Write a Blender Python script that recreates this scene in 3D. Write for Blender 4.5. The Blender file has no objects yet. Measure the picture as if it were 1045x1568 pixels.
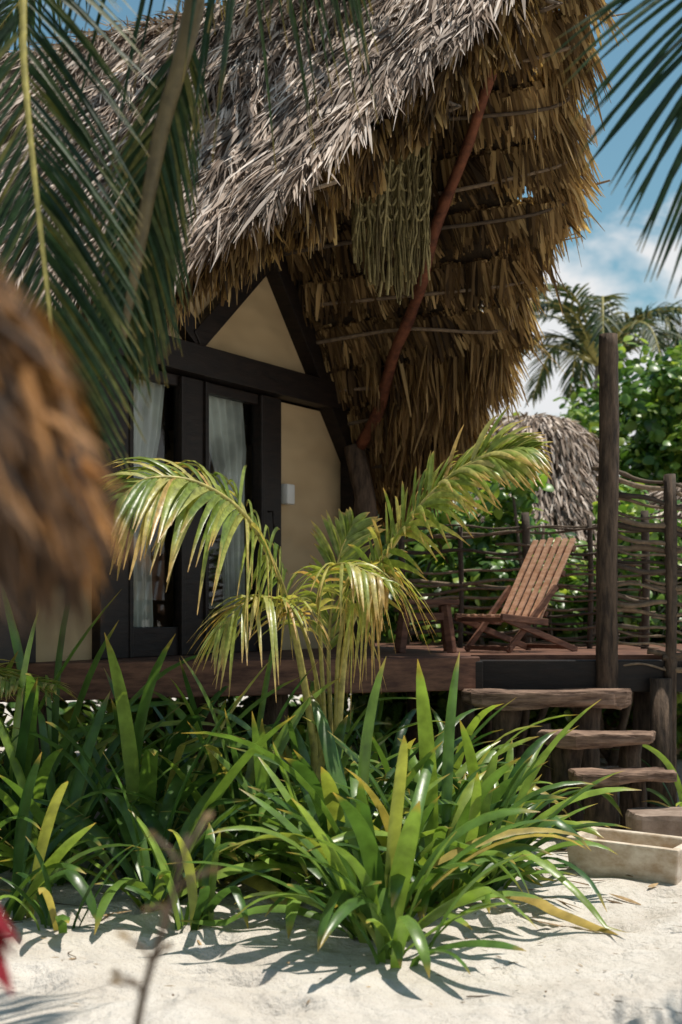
import bpy, math, random
import numpy as np
from mathutils import Vector
rng=np.random.default_rng(7); random.seed(7)
sc=bpy.context.scene
sc.view_settings.view_transform='Standard'; sc.view_settings.look='None'; sc.view_settings.exposure=0
A=lambda *a: np.array(a,float)
def nrm(v): 
    v=np.asarray(v,float); return v/(np.linalg.norm(v,axis=-1,keepdims=True)+1e-9)
U=lambda a,b,n=None: rng.uniform(a,b,n)

# ---------------------------------------------------------------- mesh builder
class MB:
    def __init__(s): s.v=[];s.f=[];s.var=[];s.tt=[];s.m=[];s.n=0
    def add(s,v,f,var=0.5,tt=0.0,mat=0):
        v=np.asarray(v,float).reshape(-1,3); k=len(v)
        s.v.append(v)
        s.f.extend([[int(i)+s.n for i in q] for q in f]); s.m.extend([mat]*len(f))
        s.var.append(np.broadcast_to(np.asarray(var,float),(k,)).copy()); s.tt.append(np.broadcast_to(np.asarray(tt,float),(k,)).copy())
        s.n+=k
    def build(s,name,mats,parent=None,smooth=True,bevel=0):
        me=bpy.data.meshes.new(name); me.from_pydata(np.concatenate(s.v).tolist(),[],s.f)
        for nm,arr in (('var',s.var),('tt',s.tt)):
            a=me.attributes.new(nm,'FLOAT','POINT'); a.data.foreach_set('value',np.concatenate(arr).astype(np.float32))
        for m in mats: me.materials.append(m)
        me.polygons.foreach_set('material_index',s.m)
        me.polygons.foreach_set('use_smooth',[smooth]*len(s.f)); me.update()
        o=bpy.data.objects.new(name,me); sc.collection.objects.link(o)
        if parent: o.parent=parent
        if bevel:
            b=o.modifiers.new('bev','BEVEL'); b.width=bevel; b.segments=2; b.limit_method='ANGLE'
        return o
def empty(name):
    o=bpy.data.objects.new(name,None); sc.collection.objects.link(o); return o

def batch(mb,P0,D,S,L,W,B,prof,fold=0.0,mat=0,var=None):
    n=len(P0); prof=np.asarray(prof,float); K=len(prof)-1; s=np.linspace(0,1,K+1)
    C=P0[:,None]+D[:,None]*(L[:,None]*s)[...,None]+B[:,None]*(L[:,None]*s**2)[...,None]
    w=(W[:,None]*prof)[...,None]*.5; Sx=S[:,None]
    if fold:
        N=nrm(np.cross(S,D))[:,None]; V=np.stack([C-Sx*w,C-N*w*fold*2,C+Sx*w],2); M=3
    else: V=np.stack([C-Sx*w,C+Sx*w],2); M=2
    base=(np.arange(n)*(K+1)*M)[:,None,None]+(np.arange(K)*M)[None,:,None]+np.arange(M-1)[None,None,:]
    base=base.reshape(-1)
    F=np.stack([base,base+1,base+M+1,base+M],1)
    if var is None: var=rng.random(n)
    mb.add(V.reshape(-1,3),F.tolist(),np.repeat(var,(K+1)*M),np.tile(np.repeat(s,M),n),mat)

def strip(mb,C,S,w,fold=0.15,var=.5,mat=0):
    C=np.asarray(C); k=len(C); T=nrm(np.gradient(C,axis=0)); S=np.broadcast_to(S,C.shape)
    S=nrm(S-(S*T).sum(1,keepdims=True)*T); N=nrm(np.cross(S,T)); w=np.asarray(w)[:,None]*.5
    V=np.stack([C-S*w,C-N*w*fold*2,C+S*w],1)
    F=[]
    for i in range(k-1):
        for j in range(2): a=i*3+j; F.append((a,a+1,a+4,a+3))
    mb.add(V.reshape(-1,3),F,var,np.repeat(np.linspace(0,1,k),3),mat)

def cat(pts,n):
    p=np.asarray(pts,float); p=np.vstack([2*p[0]-p[1],p,2*p[-1]-p[-2]]); m=len(p)-3
    out=[]
    for t in np.linspace(0,m-1e-6,n):
        i=int(t); u=t-i; a,b,c,d=p[i:i+4]
        out.append(.5*((2*b)+(c-a)*u+(2*a-5*b+4*c-d)*u*u+(3*b-a-3*c+d)*u**3))
    return np.array(out)
def tube(mb,pts,r,sides=8,var=.5,mat=0,rough=0.0):
    P=np.asarray(pts,float); k=len(P); r=np.broadcast_to(np.asarray(r,float),(k,))
    T=nrm(np.gradient(P,axis=0)); ref=A(0,0,1) if abs(T[0][2])<.9 else A(1,0,0)
    X=nrm(np.cross(T,ref)); Y=np.cross(T,X)
    an=np.linspace(0,2*np.pi,sides,endpoint=False)
    rr=r[:,None]*(1+rough*rng.normal(size=(k,sides)))
    V=P[:,None]+(X[:,None]*np.cos(an)[None,:,None]+Y[:,None]*np.sin(an)[None,:,None])*rr[...,None]
    F=[(i*sides+j,i*sides+(j+1)%sides,(i+1)*sides+(j+1)%sides,(i+1)*sides+j) for i in range(k-1) for j in range(sides)]
    F.append(tuple(range(sides))[::-1]); F.append(tuple((k-1)*sides+j for j in range(sides)))
    mb.add(V.reshape(-1,3),F,var,np.repeat(np.linspace(0,1,k),sides),mat)
def box(mb,c,ax,ay,az,mat=0,var=.5):
    c=A(*c);ax=A(*ax);ay=A(*ay);az=A(*az)
    V=[c+sx*ax+sy*ay+sz*az for sz in(-1,1) for sy in(-1,1) for sx in(-1,1)]
    F=[(0,2,3,1),(4,5,7,6),(0,1,5,4),(2,6,7,3),(0,4,6,2),(1,3,7,5)]
    mb.add(V,F,var,0,mat)
def beam(mb,p,q,w,h,mat=0,var=.5,up=(0,0,1)):
    p=A(*p);q=A(*q);t=nrm(q-p); s=nrm(np.cross(t,A(*up))); u=np.cross(s,t)
    box(mb,(p+q)/2,(q-p)/2,s*w/2,u*h/2,mat,var)
def prism(mb,poly,z0,z1,mat=0):
    n=len(poly); V=[(x,y,z0) for x,y in poly]+[(x,y,z1) for x,y in poly]
    F=[tuple(range(n))[::-1],tuple(range(n,2*n))]+[(i,(i+1)%n,n+(i+1)%n,n+i) for i in range(n)]
    mb.add(V,F,.5,0,mat)

# ---------------------------------------------------------------- materials
def newmat(name):
    m=bpy.data.materials.new(name); m.use_nodes=True; nt=m.node_tree; nt.nodes.clear(); return m,nt
def ramp(nt,stops):
    r=nt.nodes.new('ShaderNodeValToRGB'); cr=r.color_ramp
    while len(cr.elements)<len(stops): cr.elements.new(.5)
    for e,(p,c) in zip(cr.elements,stops): e.position=p; e.color=(*c,1)
    return r
def leafmat(name,stops,tip=None,tipstart=.8,rough=.45,trans=.3,spec=.5,nscale=30,transcol=1.6,tb=.5):
    m,nt=newmat(name); N=nt.nodes; Lk=nt.links.new
    a=N.new('ShaderNodeAttribute'); a.attribute_name='var'
    r=ramp(nt,stops); Lk(a.outputs['Fac'],r.inputs[0]); col=r.outputs[0]
    if tip:
        t=N.new('ShaderNodeAttribute'); t.attribute_name='tt'
        mr=N.new('ShaderNodeMapRange'); mr.inputs[1].default_value=tipstart; mr.inputs[2].default_value=1.0; Lk(t.outputs['Fac'],mr.inputs[0])
        mx=N.new('ShaderNodeMixRGB'); Lk(mr.outputs[0],mx.inputs[0]); Lk(col,mx.inputs[1]); mx.inputs[2].default_value=(*tip,1); col=mx.outputs[0]
    tc=N.new('ShaderNodeTexCoord'); nz=N.new('ShaderNodeTexNoise'); nz.inputs['Scale'].default_value=nscale; nz.inputs['Detail'].default_value=3
    Lk(tc.outputs['Object'],nz.inputs['Vector'])
    mr=N.new('ShaderNodeMapRange'); mr.inputs[1].default_value=.3; mr.inputs[2].default_value=.7; mr.inputs[3].default_value=.65; mr.inputs[4].default_value=1.3; Lk(nz.outputs[0],mr.inputs[0])
    mu=N.new('ShaderNodeMixRGB'); mu.blend_type='MULTIPLY'; mu.inputs[0].default_value=1; Lk(col,mu.inputs[1]); Lk(mr.outputs[0],mu.inputs[2]); col=mu.outputs[0]
    p=N.new('ShaderNodeBsdfPrincipled'); Lk(col,p.inputs['Base Color']); p.inputs['Roughness'].default_value=rough; p.inputs['Specular IOR Level'].default_value=spec
    bp=N.new('ShaderNodeBump'); bp.inputs['Strength'].default_value=.25; bp.inputs['Distance'].default_value=.01; Lk(nz.outputs[0],bp.inputs['Height']); Lk(bp.outputs[0],p.inputs['Normal'])
    o=N.new('ShaderNodeOutputMaterial')
    if trans<=0: Lk(p.outputs[0],o.inputs[0]); return m
    tr=N.new('ShaderNodeBsdfTranslucent'); br=N.new('ShaderNodeMixRGB'); br.blend_type='MULTIPLY'; br.inputs[0].default_value=1; Lk(col,br.inputs[1]); br.inputs[2].default_value=(transcol,transcol*.95,transcol*tb,1); Lk(br.outputs[0],tr.inputs[0])
    ms=N.new('ShaderNodeMixShader'); ms.inputs[0].default_value=trans; Lk(p.outputs[0],ms.inputs[1]); Lk(tr.outputs[0],ms.inputs[2]); Lk(ms.outputs[0],o.inputs[0])
    return m
def solid(name,c1,c2,scale=(8,8,8),rough=.8,bump=.4,dist=.01,spec=.3,detail=5,contrast=(.35,.65)):
    m,nt=newmat(name); N=nt.nodes; Lk=nt.links.new
    tc=N.new('ShaderNodeTexCoord'); mp=N.new('ShaderNodeMapping'); mp.inputs['Scale'].default_value=scale; Lk(tc.outputs['Object'],mp.inputs[0])
    nz=N.new('ShaderNodeTexNoise'); nz.inputs['Scale'].default_value=1; nz.inputs['Detail'].default_value=detail; nz.inputs['Roughness'].default_value=.65; Lk(mp.outputs[0],nz.inputs['Vector'])
    r=ramp(nt,[(contrast[0],c1),(contrast[1],c2)]); Lk(nz.outputs[0],r.inputs[0])
    p=N.new('ShaderNodeBsdfPrincipled'); Lk(r.outputs[0],p.inputs['Base Color']); p.inputs['Roughness'].default_value=rough; p.inputs['Specular IOR Level'].default_value=spec
    b=N.new('ShaderNodeBump'); b.inputs['Strength'].default_value=bump; b.inputs['Distance'].default_value=dist; Lk(nz.outputs[0],b.inputs['Height']); Lk(b.outputs[0],p.inputs['Normal'])
    o=N.new('ShaderNodeOutputMaterial'); Lk(p.outputs[0],o.inputs[0]); return m

M_out=leafmat('thatch_weathered',[(0,(.045,.028,.02)),(.3,(.22,.155,.115)),(.7,(.46,.36,.295)),(1,(.78,.67,.59))],rough=.65,trans=.08,spec=.25,nscale=3)
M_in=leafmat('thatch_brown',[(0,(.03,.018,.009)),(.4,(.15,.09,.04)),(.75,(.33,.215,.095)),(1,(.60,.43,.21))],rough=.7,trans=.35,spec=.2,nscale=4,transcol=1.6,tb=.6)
M_core=solid('thatch_core',(.025,.017,.01),(.07,.045,.025),(20,20,20))
M_near=leafmat('thatch_orange',[(0,(.02,.012,.008)),(.55,(.12,.06,.024)),(1,(.58,.27,.08))],rough=.75,trans=.15,nscale=14)
M_lily=leafmat('lily_leaf',[(0,(.035,.09,.026)),(.5,(.11,.205,.04)),(.9,(.24,.35,.065)),(.96,(.36,.37,.09)),(1,(.44,.32,.11))],tip=(.44,.30,.08),tipstart=.9,rough=.33,trans=.32,spec=.5,nscale=12)
M_palmY=leafmat('young_palm_leaf',[(0,(.13,.21,.04)),(.6,(.31,.37,.09)),(.9,(.54,.49,.18)),(1,(.54,.34,.14))],tip=(.55,.34,.13),tipstart=.72,rough=.35,trans=.35,spec=.5)
M_palmD=leafmat('palm_leaf_dark',[(0,(.012,.030,.014)),(.7,(.036,.070,.024)),(1,(.15,.14,.035))],tip=(.25,.18,.05),tipstart=.92,rough=.5,trans=.25,spec=.3)
M_rach=leafmat('rachis',[(0,(.24,.21,.05)),(1,(.42,.36,.10))],rough=.5,trans=0)
M_rachB=leafmat('rachis_brown',[(0,(.07,.065,.03)),(1,(.17,.12,.05))],rough=.6,trans=0,nscale=18)
M_bush=leafmat('sea_grape_leaf',[(0,(.035,.09,.02)),(.6,(.13,.25,.045)),(1,(.34,.45,.09))],rough=.35,trans=.38,nscale=4)
M_dry=leafmat('dry_leaf',[(0,(.10,.06,.03)),(1,(.4,.27,.14))],rough=.8,trans=.1)
M_dark=solid('dark_stained_wood',(.006,.0045,.004),(.018,.011,.008),(6,6,30),rough=.5)
M_red=solid('red_wood',(.06,.020,.012),(.20,.070,.035),(9,9,14),rough=.75,bump=.8,dist=.02)
M_brown=solid('deck_wood',(.07,.030,.020),(.20,.095,.058),(5,5,26),rough=.65)
M_grey=solid('weathered_wood',(.07,.04,.028),(.32,.21,.15),(5,5,34),rough=.85,bump=1,dist=.02)
M_stick=leafmat('branch_bark',[(0,(.05,.035,.025)),(1,(.24,.17,.11))],rough=.85,trans=0)
M_post=solid('post_bark',(.03,.021,.016),(.13,.088,.06),(25,25,5),rough=.85,bump=1,dist=.02)
M_chair=solid('chair_wood',(.52,.27,.16),(.74,.45,.30),(10,10,40),rough=.45)
M_canvas=solid('canvas',(.38,.275,.15),(.47,.35,.20),(1.2,1.2,2.6),rough=.9,bump=.8,dist=.12,detail=2)
M_curt=leafmat('curtain_fabric',[(0,(.66,.68,.62)),(1,(.78,.79,.74))],rough=.9,trans=.4,transcol=1,tb=1,nscale=4)
M_white=solid('white_plastic',(.6,.6,.57),(.68,.68,.65),(5,5,5),rough=.4,bump=0)
M_basin=solid('basin_cement',(.42,.31,.21),(.72,.64,.54),(7,7,12),rough=.85,bump=.6)
M_stone=solid('stone',(.16,.11,.08),(.33,.25,.2),(7,7,7),rough=.85,bump=.8)
M_rope=leafmat('macrame_rope',[(0,(.10,.072,.028)),(.5,(.22,.18,.075)),(1,(.40,.33,.16))],rough=.9,trans=.15)
M_redleaf=leafmat('ti_leaf',[(0,(.14,.006,.010)),(1,(.30,.012,.022))],rough=.4,trans=.2)
M_ptrunk=solid('palm_trunk',(.12,.10,.08),(.28,.24,.2),(4,4,30),rough=.9,bump=.8)

M_glass,nt=newmat('window_glass'); g=nt.nodes.new('ShaderNodeBsdfGlossy'); g.inputs['Roughness'].default_value=.03; t=nt.nodes.new('ShaderNodeBsdfTransparent'); t.inputs[0].default_value=(.9,.94,.92,1)
f=nt.nodes.new('ShaderNodeFresnel'); f.inputs[0].default_value=1.5; ms=nt.nodes.new('ShaderNodeMixShader'); o=nt.nodes.new('ShaderNodeOutputMaterial')
nt.links.new(f.outputs[0],ms.inputs[0]); nt.links.new(t.outputs[0],ms.inputs[1]); nt.links.new(g.outputs[0],ms.inputs[2]); nt.links.new(ms.outputs[0],o.inputs[0])

M_sand,nt=newmat('sand'); N=nt.nodes; Lk=nt.links.new
tc=N.new('ShaderNodeTexCoord'); n1=N.new('ShaderNodeTexNoise'); n1.inputs['Scale'].default_value=2.2; n1.inputs['Detail'].default_value=8; n1.inputs['Roughness'].default_value=.65
n2=N.new('ShaderNodeTexNoise'); n2.inputs['Scale'].default_value=200; n2.inputs['Detail'].default_value=2
n3=N.new('ShaderNodeTexNoise'); n3.inputs['Scale'].default_value=9; n3.inputs['Detail'].default_value=8; n3.inputs['Roughness'].default_value=.58
for n in(n1,n2,n3): Lk(tc.outputs['Object'],n.inputs['Vector'])
r=ramp(nt,[(.35,(.57,.51,.445)),(.65,(.71,.66,.60))]); Lk(n1.outputs[0],r.inputs[0])
r2=ramp(nt,[(.30,(.45,.36,.29)),(.39,(1,1,1))]); Lk(n2.outputs[0],r2.inputs[0])
mu=N.new('ShaderNodeMixRGB'); mu.blend_type='MULTIPLY'; mu.inputs[0].default_value=.8; Lk(r.outputs[0],mu.inputs[1]); Lk(r2.outputs[0],mu.inputs[2])
ad=N.new('ShaderNodeMath'); ad.operation='MULTIPLY_ADD'; ad.inputs[1].default_value=.05; Lk(n2.outputs[0],ad.inputs[0]); Lk(n3.outputs[0],ad.inputs[2])
b=N.new('ShaderNodeBump'); b.inputs['Strength'].default_value=.9; b.inputs['Distance'].default_value=.08; Lk(ad.outputs[0],b.inputs['Height'])
p=N.new('ShaderNodeBsdfPrincipled'); p.inputs['Roughness'].default_value=.95; p.inputs['Specular IOR Level'].default_value=.1
Lk(mu.outputs[0],p.inputs['Base Color']); Lk(b.outputs[0],p.inputs['Normal']); o=N.new('ShaderNodeOutputMaterial'); Lk(p.outputs[0],o.inputs[0])

# ---------------------------------------------------------------- world + sun
SD=nrm(A(.27,.07,.95)); elev=math.asin(SD[2]); az=math.atan2(SD[0],SD[1])
w=bpy.data.worlds.new("World"); sc.world=w; w.use_nodes=True; nt=w.node_tree; nt.nodes.clear(); N=nt.nodes; Lk=nt.links.new
sky=N.new('ShaderNodeTexSky'); sky.sky_type='NISHITA'; sky.sun_disc=False; sky.sun_elevation=elev; sky.sun_rotation=az; sky.ozone_density=1.5; sky.dust_density=.8
tc=N.new('ShaderNodeTexCoord'); mp=N.new('ShaderNodeMapping'); mp.inputs['Scale'].default_value=(1,1,2.0); mp.inputs['Location'].default_value=(.52,.2,.1); Lk(tc.outputs['Generated'],mp.inputs[0])
nz=N.new('ShaderNodeTexNoise'); nz.inputs['Scale'].default_value=7.5; nz.inputs['Detail'].default_value=9; nz.inputs['Roughness'].default_value=.55; nz.inputs['Distortion'].default_value=.2; Lk(mp.outputs[0],nz.inputs['Vector'])
sx=N.new('ShaderNodeSeparateXYZ'); Lk(tc.outputs['Generated'],sx.inputs[0])
mr=N.new('ShaderNodeMapRange'); mr.inputs[1].default_value=.18; mr.inputs[2].default_value=.33; mr.inputs[3].default_value=.20; mr.inputs[4].default_value=-.12; Lk(sx.outputs[2],mr.inputs[0])
ad=N.new('ShaderNodeMath'); ad.operation='ADD'; Lk(nz.outputs[0],ad.inputs[0]); Lk(mr.outputs[0],ad.inputs[1])
r=ramp(nt,[(.47,(0,0,0)),(.60,(1,1,1))]); Lk(ad.outputs[0],r.inputs[0])
tint=N.new('ShaderNodeMixRGB'); tint.blend_type='MULTIPLY'; tint.inputs[0].default_value=1; Lk(sky.outputs[0],tint.inputs[1]); tint.inputs[2].default_value=(.80,1.04,.90,1)
mx=N.new('ShaderNodeMixRGB'); Lk(r.outputs[0],mx.inputs[0]); Lk(tint.outputs[0],mx.inputs[1]); mx.inputs[2].default_value=(7.2,7.3,7.4,1)
bg=N.new('ShaderNodeBackground'); bg.inputs[1].default_value=.115; Lk(mx.outputs[0],bg.inputs[0]); o=N.new('ShaderNodeOutputWorld'); Lk(bg.outputs[0],o.inputs[0])
ld=bpy.data.lights.new('sun','SUN'); ld.energy=5.0; ld.angle=math.radians(.5); ld.color=(1,.94,.84); lo=bpy.data.objects.new('sun',ld); sc.collection.objects.link(lo)
lo.rotation_euler=Vector(SD).to_track_quat('Z','Y').to_euler(); lo.location=(3,3,15)

# ---------------------------------------------------------------- camera
cd=bpy.data.cameras.new('camera'); cam=bpy.data.objects.new('camera',cd); sc.collection.objects.link(cam); sc.camera=cam
cam.location=(0,0,1.3); cam.rotation_euler=(math.radians(90),0,0)
cd.sensor_fit='VERTICAL'; cd.sensor_height=36; cd.sensor_width=24; cd.lens=50; cd.shift_y=.0931; cd.clip_start=.1; cd.clip_end=2000
cd.dof.use_dof=True; cd.dof.focus_distance=7.2; cd.dof.aperture_fstop=2.6

# ---------------------------------------------------------------- ground
def axis(lo,hi,c0,c1,step):
    a=list(np.arange(c0,c1,step)); x=c0; d=step
    L=[]; 
    while x>lo: d*=1.35; x-=d; L.append(x)
    R=[]; x=a[-1]; d=step
    while x<hi: d*=1.35; x+=d; R.append(x)
    return np.array(L[::-1]+a+R)
xs=axis(-500,500,-4,4,.035); ys=axis(-300,900,2.5,10,.035)
X,Y=np.meshgrid(xs,ys)
def sandz(X,Y):
    z=.018*np.sin(3.1*X+1.3*Y)*np.sin(2.3*Y-.8*X+1)+.012*np.sin(7.3*X-2*Y+2)*np.sin(6.1*Y+1.7*X)+.006*np.sin(15*X+9*Y)*np.sin(13*Y-11*X+.5)
    return z*np.exp(-((X**2+(Y-7)**2)/200))
Z=sandz(X,Y)
for _ in range(420):
    cx,cy=U(-3,3),U(3.5,8.5); r0=U(.04,.12); dd=np.sqrt((X-cx)**2+((Y-cy)*1.2)**2)/r0; hgt=U(.010,.042); Z-= hgt*np.exp(-dd**2)-hgt*.35*np.exp(-(dd-1.7)**2*4)
mb=MB(); ny,nx=X.shape
idx=np.arange(nx*ny).reshape(ny,nx); F=np.stack([idx[:-1,:-1],idx[:-1,1:],idx[1:,1:],idx[1:,:-1]],-1).reshape(-1,4)
mb.add(np.stack([X,Y,Z],-1).reshape(-1,3),F.tolist()); mb.build('ground',[M_sand])

# ---------------------------------------------------------------- hut
hut=empty('thatched_hut')
d2=A(.87,-.49,0); n2_=A(.49,.87,0); R0=A(-.91,9.1,0); RZ=5.0; SL=1.14; cs,sn=.66,.751
qL=[0,.45,.79,1.27,1.62,1.84,2.0,2.3]; LL=[2.5,2.36,2.18,1.83,1.51,1.08,.6,.2]
qR=[0,.67,1.2,1.93,2.06,2.4,2.7]; LR=[2.55,2.33,1.85,1.11,.81,.15,-.2]
def rake(side,q): return np.interp(q,qR,LR)+.07*np.sin(np.asarray(q)*9)+.04*np.sin(np.asarray(q)*23) if side>0 else np.interp(q,qL,LL)
def RP(side,L,q,off=0):
    L=np.asarray(L,float)[...,None]; q=np.asarray(q,float)[...,None]; off=np.asarray(off,float)[...,None]
    p=R0+d2*L+n2_*side*q; p=p+A(0,0,1)*(RZ-SL*q)
    return p+off*(n2_*side*sn+A(0,0,cs))
def Dn(side): return n2_*side*cs+A(0,0,-sn)
def Nn(side): return n2_*side*sn+A(0,0,cs)
for side,qe,nm in((1,2.36,'roof_core_far'),(-1,1.78,'roof_core_near')):  # opaque dark slabs added beneath the strands to stop light leaking through
    mb=MB(); nq,nl=16,20; V=[]
    for off in(0,-.10):
        for i in range(nq+1):
            q=qe*i/nq
            Ls=np.linspace(-4.3,np.interp(q,qR,LR)-.27 if side>0 else rake(side,q)-.22,nl+1)
            V.append(RP(side,Ls,np.full(nl+1,q),np.full(nl+1,off)))
    V=np.concatenate(V); k=(nq+1)*(nl+1); F=[]
    g=lambda i,j,s: s*k+i*(nl+1)+j
    for i in range(nq):
        for j in range(nl):
            for s in(0,1): F.append((g(i,j,s),g(i+1,j,s),g(i+1,j+1,s),g(i,j+1,s)))
        for j in(0,nl): F.append((g(i,j,0),g(i+1,j,0),g(i+1,j,1),g(i,j,1)))
    for j in range(nl):
        F.append((g(nq,j,0),g(nq,j+1,0),g(nq,j+1,1),g(nq,j,1)))
    mb.add(V,F); mb.build(nm,[M_core],hut,smooth=False)

def rep(a,k): return np.repeat(a,k,axis=0)
def outer(mb,side,n,Lmin,qe,wmin=.008,wmax=.022,k=14):
    m=n//k; row=.17; q=U(-.02,qe,m); q=np.floor(q/row)*row+rng.normal(0,.025,m)+.02
    rk=rake(side,np.clip(q,0,9)); L=Lmin+(rk-Lmin-.03)*rng.random(m)
    jd=rng.normal(.12,.27,m); lf=U(.02,.32,m); bv=rng.normal(0,.2,m); bl=U(.7,1.25,m); bo=U(.0,.06,m)
    q,L,jd,lf,bv,bl,bo=[rep(a,k) for a in(q,L,jd,lf,bv,bl,bo)]; n=len(q)
    L=L+rng.normal(0,.035,n); q=np.clip(q+rng.normal(0,.02,n),0,9)
    lump=.03*np.sin(L*3.1+q*2)+.02*np.sin(L*7+q*5)
    P=RP(side,L,q,bo+lump+.03+U(0,.02,n))
    D=nrm(Dn(side)+Nn(side)*(lf+rng.normal(0,.07,n))[:,None]+d2*(jd+rng.normal(0,.15,n))[:,None])
    S=nrm(np.cross(D,nrm(Nn(side)+rng.normal(0,.5,(n,3)))))
    ln=U(.14,.32,n)*bl; B=A(0,0,-1)*U(.0,.4,n)[:,None]
    batch(mb,P,D,S,ln,U(wmin,wmax,n),B,[.8,1,.7,.12],0,0,np.clip(rng.random(n)*.9+.05+bv,0,1))
mb=MB()
outer(mb,-1,33000,-1.6,1.82); outer(mb,-1,4500,-4.3,1.82,.02,.035)
outer(mb,1,8000,-4.3,2.35,.02,.035)
n=3600; L=U(-4.2,2.5,n); P=RP(1,L,np.zeros(n))+A(0,0,1)*U(.02,.12,n)[:,None]+n2_*rng.normal(0,.06,n)[:,None]
D=nrm(d2*rng.normal(.2,.8,n)[:,None]+n2_*rng.normal(-.25,.8,n)[:,None]+A(0,0,1)*U(-.4,.22,n)[:,None])
batch(mb,P,D,nrm(np.cross(D,rng.normal(size=(n,3)))),U(.1,.3,n),U(.008,.02,n),A(0,0,-1)*U(.1,.6,n)[:,None],[1,.9,.6,.1])
mb.build('roof_thatch_weathered',[M_out],hut)
mb=MB()
ROW=.235
def under(side,n,Lmin,qe,vlo=0,vhi=1,k=9,lmul=1):
    m=n//k; row=ROW; q=np.floor(U(0,qe,m)/row)*row+rng.normal(0,.01,m); q=np.clip(q,.01,9)
    rk=rake(side,q); L=Lmin+(rk-.03-Lmin)*rng.random(m)
    rowlean=.3*np.sin(np.floor(q/row)*2.7); lean=rowlean+rng.normal(.05,.16,m)+.25*np.clip((L-rk+.5)/.5,0,1); dz=U(.1,.7,m); bv=rng.normal(0,.2,m); bl=U(.7,1.2,m); bo=U(0,.06,m)
    q,L,lean,dz,bv,bl,bo,rk=[rep(a,k) for a in(q,L,lean,dz,bv,bl,bo,rk)]; n=len(q)
    L=L+rng.normal(0,.022,n)
    P=RP(side,L,q,-(.11+bo+U(0,.025,n)))
    D=nrm(Dn(side)+A(0,0,-1)*dz[:,None]+d2*(lean+rng.normal(0,.07,n))[:,None]+Nn(side)*rng.normal(-.05,.05,n)[:,None])
    S=nrm(np.cross(D,nrm(Nn(side)+rng.normal(0,.32,(n,3)))))
    v=np.clip(vlo+(vhi-vlo)*(rng.random(n)*.7+.3*np.clip((L-rk+.7)/.7,0,1)+bv),0,1)  # strands paler towards the rake: the sunlit edge put into their colour
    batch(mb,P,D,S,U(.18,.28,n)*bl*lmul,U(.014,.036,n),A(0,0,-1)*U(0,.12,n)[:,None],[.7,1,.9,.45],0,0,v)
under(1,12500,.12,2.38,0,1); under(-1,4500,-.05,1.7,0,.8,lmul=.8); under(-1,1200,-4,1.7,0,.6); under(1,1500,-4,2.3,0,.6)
def fringe(side,n,q0,q1,dep=(.0,.12),out=.5,ln=(.12,.34),v=(.2,1),k=10,back=.25):
    m=n//k; q=U(q0,q1,m); o=rng.normal(out,.25,m); dn=U(.5,1,m); dz=U(0,.8,m); bl=U(.45,1.35,m); bk=U(.02,back,m); de=U(*dep,m); bv=rng.normal(0,.12,m)
    q,o,dn,dz,bl,bk,de,bv=[rep(a,k) for a in(q,o,dn,dz,bl,bk,de,bv)]; n=len(q); q=q+rng.normal(0,.02,n)
    rk=rake(side,q); P=RP(side,rk-bk,q,-de+rng.normal(0,.012,n))
    D=nrm(Dn(side)*dn[:,None]+d2*(o+rng.normal(0,.13,n))[:,None]+A(0,0,-1)*dz[:,None]+Nn(side)*rng.normal(0,.1,n)[:,None])
    S=nrm(np.cross(D,rng.normal(size=(n,3))))
    batch(mb,P,D,S,U(*ln,n)*bl,U(.010,.028,n),A(0,0,-1)*U(0,.4,n)[:,None],[.8,1,.8,.2],0,0,np.clip(U(*v,n)+bv,0,1))
fringe(1,4600,0,2.42,(.02,.14),.35,(.16,.32),(.3,1)); fringe(-1,3200,.2,1.85,(-.02,.10),.2,(.10,.22),(0,.9),back=.2)
for side,qe,n in((-1,1.80,4200),(1,2.38,3000)):
    k=10; m=n//k; L=U(-4.3,rake(side,qe)-.05,m); bl=U(.5,1.3,m); jj=rng.normal(0,.2,(m,3)); L,bl,jj=[rep(a,k) for a in(L,bl,jj)]; n=len(L); L=L+rng.normal(0,.025,n)
    P=RP(side,L,np.full(n,qe)-U(0,.12,n),-U(-.03,.10,n))
    D=nrm(Dn(side)*.6+A(0,0,-1)*U(.4,1.,n)[:,None]+jj+rng.normal(0,.1,(n,3)))
    batch(mb,P,D,nrm(np.cross(D,rng.normal(size=(n,3)))),U(.14,.26,n)*bl,U(.01,.028,n),A(0,0,-1)*U(0,.3,n)[:,None],[.8,1,.75,.15],0,0,U(0,.85,n))
k=10; m=150; q=U(1.5,2.4,m); L=.35+(rake(1,q)-.35)*rng.random(m)**.6; jj=rng.normal(0,.14,(m,3)); q,L,jj=[rep(a,k) for a in(q,L,jj)]; n=len(q)
P=RP(1,L+rng.normal(0,.02,n),q,-U(.10,.2,n)); D=nrm(A(0,0,-1)+jj+rng.normal(0,.07,(n,3)))
batch(mb,P,D,nrm(np.cross(D,rng.normal(size=(n,3)))),U(.2,.42,n),U(.014,.03,n),A(0,0,-1)*U(0,.2,n)[:,None],[.8,1,.8,.2],0,0,U(.1,.9,n))
k=8; m=46; L=U(.35,1.75,m); q=np.interp(L,[.35,1.08,1.83,2.2],[1.8,1.78,1.27,.79])+U(-.15,.0,m); bl=U(.5,1.3,m); L,q,bl=[rep(a,k) for a in(L,q,bl)]; n=len(L)
P=RP(-1,L+rng.normal(0,.015,n),q,-U(0,.1,n)); D=nrm(A(0,0,-1)+rng.normal(0,.10,(n,3)))
batch(mb,P,D,nrm(np.cross(D,rng.normal(size=(n,3)))),U(.18,.30,n)*bl,U(.008,.018,n),A(0,0,-1)*U(0,.1,n)[:,None],[.8,1,.8,.2],0,0,U(.2,1,n))
mb.build('roof_thatch_underside',[M_in],hut)
mb=MB()
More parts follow.
